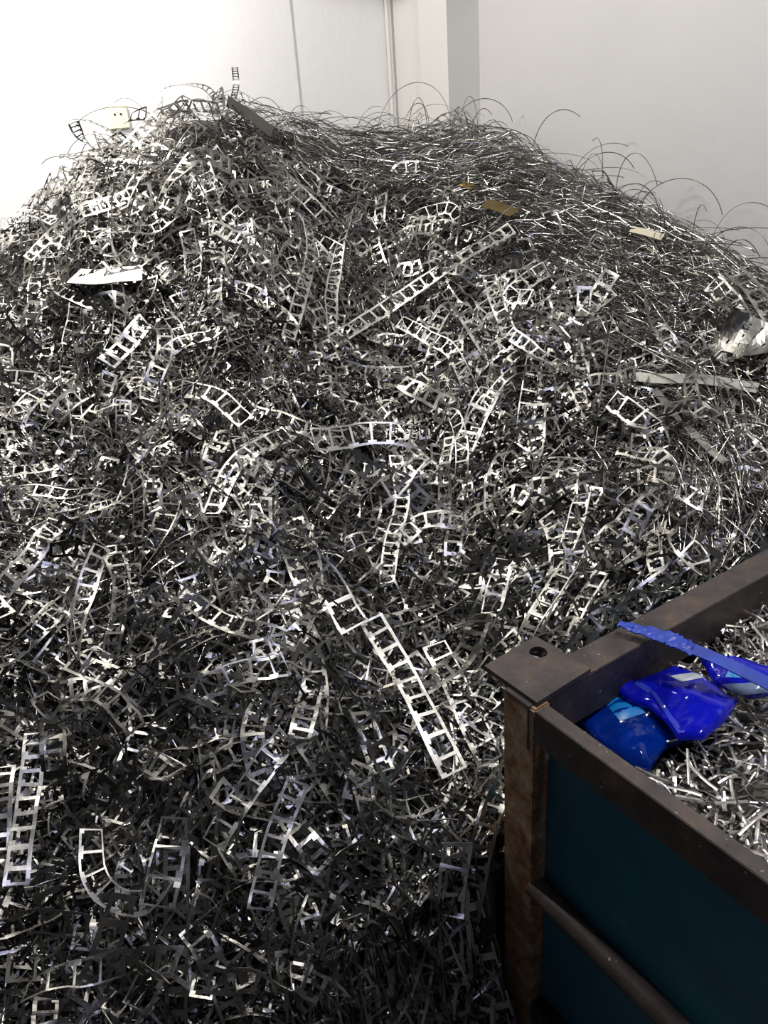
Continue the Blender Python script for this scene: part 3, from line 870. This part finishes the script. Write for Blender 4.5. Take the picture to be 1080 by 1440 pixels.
band([(893, 530), (930, 533), (980, 532), (1020, 538), (1066, 546)], .026, .03, .15, 'steel', 'steel_band', 'long flat pale steel band lying level on the right flank', 'metal band')
band([(920, 548), (955, 588), (998, 632), (1020, 650)], .016, .03, .1, 'steel', 'steel_band', 'narrow flat steel band slanting down right below the long level band', 'metal band')
band([(320, 142), (350, 160), (384, 186)], .034, .05, -.9, 'core', 'steel_bar', 'dark bare flat bar slanting down right on the crest', 'metal bar', 0.003)
band([(887, 322), (905, 326), (932, 334)], .020, .04, .2, 'cream', 'tape_strip', 'short cream tape strip in the upper right swarf', 'tape')
band([(682, 285), (702, 291), (724, 300)], .040, .04, .4, 'brass', 'brass_offcut', 'gold-coloured offcut near the top right of the long diagonal strip', 'metal offcut')
band([(648, 258), (666, 264)], .026, .03, .4, 'brass', 'brass_offcut', 'smaller gold-coloured offcut just above the larger one', 'metal offcut')
band([(104, 388), (135, 390), (165, 386), (200, 384)], .070, .06, .7, 'hero', 'sheet_offcut', 'crumpled bright plain sheet offcut on the upper left shoulder', 'metal offcut')

# ================================================================== CRATE FILLING
def fill_z(x, y):
    ab = np.stack([x - O[0], y - O[1]], -1) @ np.linalg.inv(np.array([[E1[0], E2[0]], [E1[1], E2[1]]])).T
    a, b_ = ab[..., 0], ab[..., 1]
    return 0.67 + 0.07 * np.clip(b_ / 0.9, 0, 1) + 0.06 * np.clip((a - .25) / .6, 0, 1) + 0.012 * np.sin(a * 17) * np.cos(b_ * 13)


ga, gb = np.meshgrid(np.linspace(0.045, LA - 0.05, 60), np.linspace(0.04, LB - 0.05, 60), indexing='ij')
px_ = O[0] + E1[0] * ga + E2[0] * gb; py_ = O[1] + E1[1] * ga + E2[1] * gb
P = np.stack([px_, py_, fill_z(px_, py_) - 0.015], -1); idx = np.arange(ga.size).reshape(ga.shape)
Q = np.stack([idx[:-1, :-1], idx[1:, :-1], idx[1:, 1:], idx[:-1, 1:]], -1).reshape(-1, 4)
tag(link('crate_scrap_bed', np_mesh('crate_fill', P.reshape(-1, 3), Q, True), M['steel_dark']), 'packed scrap filling the steel crate beneath its loose clippings', 'scrap metal', kind='stuff')


def inside(poly, x, y):
    c = np.zeros(x.shape, bool); n = len(poly)
    for i in range(n):
        x0, y0 = poly[i]; x1, y1 = poly[(i + 1) % n]
        k = ((y0 > y) != (y1 > y)) & (x < (x1 - x0) * (y - y0) / (y1 - y0 + 1e-12) + x0); c ^= k
    return c


BAG1 = [(812, 1002, .70), (842, 968, .70), (888, 946, .70), (935, 960, .70), (985, 985, .70), (1010, 1010, .70), (985, 1030, .70), (935, 1045, .70), (912, 1076, .70), (888, 1068, .70), (838, 1030, .70)]
BAG1_PLAN = [tuple(on_z(*p)[:2]) for p in BAG1]


def chips(n, lr, wr, lift_r, amin=.05, bmin=.05, amax=LA - .06, bmax=LB - .06):
    a = rng.uniform(amin, amax, n); b_ = rng.uniform(bmin, bmax, n)
    x = O[0] + E1[0] * a + E2[0] * b_; y = O[1] + E1[1] * a + E2[1] * b_
    ang = rng.uniform(0, 6.28, n); el = rng.normal(0, .3, n); L = rng.uniform(*lr, n)
    d = np.stack([np.cos(ang) * np.cos(el), np.sin(ang) * np.cos(el), np.sin(el)], -1)
    s = np.linspace(-.5, .5, 5)
    c = np.stack([x, y, fill_z(x, y) + rng.uniform(*lift_r, n)], -1)
    Pc = c[:, None] + d[:, None] * (s[None, :, None] * L[:, None, None]); Pc[..., 2] += (rng.normal(0, .006, n))[:, None] * (1 - 4 * s * s)[None]
    ok = np.ones(n, bool)
    ab_ = np.stack([Pc[..., 0] - O[0], Pc[..., 1] - O[1]], -1) @ np.linalg.inv(np.array([[E1[0], E2[0]], [E1[1], E2[1]]])).T
    ok &= (ab_[..., 0] > 0.045).all(1) & (ab_[..., 1] > 0.036).all(1)
    ok &= ~inside(BAG1_PLAN, Pc[..., 0], Pc[..., 1]).any(1)
    Pc = Pc[ok]; Nn = np.tile([0, 0, 1.0], (len(Pc), 5, 1)) + rng.normal(0, .6, (len(Pc), 1, 3))
    return Pc, Nn, rng.uniform(*wr, len(Pc))


Pc, Nn, ww = chips(12000, (.012, .05), (.0025, .006), (-.015, .012))
V, Q = merge([ribbons(Pc, Nn, ww, .0009)])
tag(link('steel_clippings', np_mesh('clippings', V, Q), M['chip']), 'bright short steel clippings filling the crate behind the blue bags', 'scrap metal', kind='stuff')
Pc, Nn, ww = chips(900, (.03, .085), (.003, .007), (.008, .022))
cnt = 0
for i in range(len(Pc)):
    c = Pc[i].mean(0); px, py = project(c)
    if not (880 < px < 1090 and 860 < py < 1215) or cnt >= 170: continue
    if py < 1000 and px < 1040 and py > 910: continue
    where = 'near the front rail' if py > 1040 else 'behind the blue bags' if py < 930 else 'beside the blue bags'
    V, Q = ribbons(Pc[i:i + 1], Nn[i:i + 1], [ww[i]], [.0011])
    individual('steel_clipping', V[0], Q, M['chip'], f'loose straight pale steel clipping in the crate {where}', 'metal clipping', f'loose clippings in the crate, {where}'); cnt += 1


# ------------------------------------------------------------------ blue bags
def edge_dist(poly, x, y):
    d = np.full(x.shape, 9.0); n = len(poly)
    for i in range(n):
        a = np.array(poly[i]); b_ = np.array(poly[(i + 1) % n]); e = b_ - a
        t = np.clip(((x - a[0]) * e[0] + (y - a[1]) * e[1]) / (e @ e), 0, 1)
        d = np.minimum(d, np.hypot(x - a[0] - e[0] * t, y - a[1] - e[1] * t))
    return d


def pillow(name, outline, zf, bulge, mat, wr=0.006, seed=0, rr=0.05):
    """a closed, puffed film shape over an outline; zf(x,y) is its underside height"""
    pl_ = [tuple(on_z(px, py, z)[:2]) for (px, py, z) in outline]
    # resample outline
    R = []
    for i in range(len(pl_)):
        a = np.array(pl_[i]); b_ = np.array(pl_[(i + 1) % len(pl_)]); m_ = max(1, int(np.linalg.norm(b_ - a) / 0.008))
        for k in range(m_): R.append(a + (b_ - a) * k / m_)
    R = np.array(R); cen = R.mean(0); rings = 16
    g = np.random.default_rng(seed); ph = g.uniform(0, 6.28, 8); fq = g.uniform(30, 110, 8); an = g.uniform(0, 6.28, 8)
    zo = np.array([z for (_, _, z) in outline]); 
    Vt, n = [], len(R)
    for k in range(rings + 1):
        s = 1 - k / rings; X = cen + (R - cen) * s; d = edge_dist(pl_, X[:, 0], X[:, 1])
        w_ = sum((0.5 - np.abs(np.sin((X[:, 0] * math.cos(an[j]) + X[:, 1] * math.sin(an[j])) * fq[j] * 0.5 + ph[j]))) for j in range(8)) * wr * 0.45
        hgt = bulge * np.sqrt(np.clip(1 - (1 - np.clip(d / rr, 0, 1)) ** 2, 0, 1)) + w_ * np.clip(d / 0.012, 0, 1)
        Vt.append(np.column_stack([X, zf(X[:, 0], X[:, 1]) + 0.002 + hgt]))
    Vb = [np.column_stack([v[:, :2], zf(v[:, 0], v[:, 1]) - 0.004 * (k > 0)]) for k, v in enumerate(Vt)]
    V = np.concatenate(Vt + Vb); i = np.arange(n); j = (i + 1) % n; Q = []
    for k in range(rings):
        Q.append(np.stack([k * n + i, k * n + j, (k + 1) * n + j, (k + 1) * n + i], -1))
        o_ = (rings + 1) * n; Q.append(np.stack([o_ + k * n + i, o_ + (k + 1) * n + i, o_ + (k + 1) * n + j, o_ + k * n + j], -1))
    o_ = (rings + 1) * n; Q.append(np.stack([i, o_ + i, o_ + j, j], -1))
    c = np.array([cen[0], cen[1], V[:, 2].min()]); me = np_mesh(name, V - c, np.concatenate(Q), True)
    ob = link(name, me, mat); ob.location = c
    return ob, c


zb1 = 0.685
low = lambda x, y: np.maximum(fill_z(x, y) + 0.004, 0.675)
b1, c1 = pillow('plastic_bag', BAG1, low, 0.026, M['cyan_film'], 0.009, 3, 0.05)
tag(b1, 'dark blue translucent plastic bag wedged low in the crate\'s corner under the upper bag', 'plastic bag')
top_z = lambda x, y: low(x, y) + 0.036
b2, c2 = pillow('plastic_bag', [(862, 937, .76), (900, 930, .76), (950, 922, .75), (985, 936, .75), (1010, 958, .745), (1038, 985, .74), (1020, 1012, .74), (990, 1034, .74), (955, 1030, .74), (940, 1000, .745), (915, 972, .75), (885, 955, .76)], top_z, 0.020, M['blue_film'], 0.008, 8, 0.05)
tag(b2, 'royal blue crumpled plastic bag with a white label, topmost in the crate', 'plastic bag')


def patch(name, quadpx, z, mat, parent, pc, thick=0.001, lab=None):
    """a small sheet draped just above the bag"""
    p = [on_z(px, py, z) - pc for (px, py) in quadpx]
    o = prism(name, p, (0, 0, thick), mat, parent)
    if lab: o['label'] = lab
    return o


def bag_top(ob, c, px, py):
    """where the ray through a pixel meets a bag's upper skin"""
    from mathutils.bvhtree import BVHTree
    me = ob.data; bv = BVHTree.FromPolygons([v.co + ob.location for v in me.vertices], [tuple(p.vertices) for p in me.polygons])
    h_ = bv.ray_cast(Vector(CAM), Vector(ray(px, py)))
    return None if h_[0] is None else np.array(h_[0])


def drape(name, ob, c, quadpx, mat, nu=12, nv=5, lift=0.0015, lab=None):
    from mathutils.bvhtree import BVHTree
    me = ob.data; bv = BVHTree.FromPolygons([v.co + ob.location for v in me.vertices], [tuple(p.vertices) for p in me.polygons])
    q = [np.array(p, float) for p in quadpx]; G = np.zeros((nu, nv, 3))
    for i in range(nu):
        for j in range(nv):
            u, v = i / (nu - 1), j / (nv - 1)
            p = (q[0] * (1 - u) + q[1] * u) * (1 - v) + (q[3] * (1 - u) + q[2] * u) * v
            h_ = bv.ray_cast(Vector(CAM), Vector(ray(*p)))
            G[i, j] = np.array(h_[0]) - ray(*p) * lift if h_[0] is not None else (G[i, j - 1] if j else (G[i - 1, j] if i else c))
    V = np.concatenate([G.reshape(-1, 3), G.reshape(-1, 3) - (0, 0, 0.0006)]) - c
    idx = np.arange(nu * nv).reshape(nu, nv); Q = np.stack([idx[:-1, :-1], idx[1:, :-1], idx[1:, 1:], idx[:-1, 1:]], -1).reshape(-1, 4)
    o = link(name, np_mesh(name, V, np.concatenate([Q, Q[:, ::-1] + nu * nv]), True), mat, ob)
    if lab: o['label'] = lab
    return o


drape('bag_label', b2, c2, [(942, 950), (985, 944), (1002, 950), (958, 959)], M['label_paper'], lab='white paper label on the bag')
drape('bag_seam', b2, c2, [(866, 938), (916, 968), (912, 975), (864, 942)], M['seam_film'])
drape('bag_seam', b2, c2, [(912, 968), (922, 974), (962, 1030), (954, 1031)], M['seam_film'])
drape('bag_seam', b2, c2, [(872, 936), (905, 930), (950, 924), (872, 941)], M['seam_film'])
drape('printed_stripe', b1, c1, [(846, 982), (880, 964), (908, 1002), (872, 1014)], M['cyan_label'], lab='bright blue stripe on the bag')
b3, c3 = pillow('plastic_bag', [(985, 925, .74), (1030, 930, .74), (1085, 945, .74), (1120, 970, .74), (1060, 985, .735), (1035, 975, .735), (1005, 955, .74)], top_z, 0.02, M['blue_film'], 0.004, 21, 0.03)
tag(b3, 'flattened dark blue plastic bag under the blue strap at the right edge', 'plastic bag')
drape('bag_label', b3, c3, [(1016, 962), (1100, 958), (1100, 972), (1036, 978)], M['clear_film'], lab='pale grey film band on the bag')
drape('bag_label', b3, c3, [(1026, 938), (1048, 940), (1042, 953), (1020, 952)], M['cyan_label'], lab='bright blue square on the bag')

# the blue strap: torn end resting on the back rail, body reaching over the scrap
sl = [(870, 876, .812), (905, 886, .812), (940, 897, .812), (965, 908, .81), (1000, 922, .80), (1045, 943, .79), (1100, 970, .775), (1200, 1022, .74)]
C = np.array([on_z(*p) for p in sl]); n = 60; t = np.linspace(0, len(C) - 1, n)
Cs = np.stack([np.interp(t, np.arange(len(C)), C[:, k]) for k in range(3)], -1)
T = np.gradient(Cs, axis=0); T /= np.linalg.norm(T, axis=1, keepdims=True)
Bn = np.cross((0.25, -0.35, 0.9), T); Bn /= np.linalg.norm(Bn, axis=1, keepdims=True)
hw = np.interp(np.arange(n), [0, 4, 12, 22, 26, n - 1], [.003, .007, .012, .013, .011, .014])
rg = np.where(np.arange(n) < 28, 1, 0.0); wob = np.abs(rng.normal(0, .0035, (n, 2))) * rg[:, None] * [-1, 1]
zz = (np.sin(np.arange(n)[:, None] * 0.9 + np.arange(5)[None]) * .0012 + rng.normal(0, .0006, (n, 5))) * rg[:, None]
cols = []
for k, v in enumerate(np.linspace(-1, 1, 5)):
    e = (wob[:, 0] if k == 0 else wob[:, 1] if k == 4 else 0)
    cols.append(Cs + Bn * (hw * v + e)[:, None] + np.array([0, 0, 1.0]) * zz[:, k:k + 1])
G = np.stack(cols, 1).reshape(-1, 3); idx = np.arange(n * 5).reshape(n, 5); N0 = n * 5
Q = np.stack([idx[:-1, :-1], idx[1:, :-1], idx[1:, 1:], idx[:-1, 1:]], -1).reshape(-1, 4)
sides = [np.stack([idx[:-1, c_], idx[1:, c_], idx[1:, c_] + N0, idx[:-1, c_] + N0], -1) for c_ in (0, 4)]
V = np.concatenate([G, G - (0, 0, .002)]); Q = np.concatenate([Q, Q[:, ::-1] + N0] + sides)
cs = V.mean(0); so = link('plastic_strap', np_mesh('strap', V - cs, Q), M['strap_blue']); so.location = cs
tag(so, 'blue plastic strap with a torn end lying across the crate\'s far rail', 'strap')
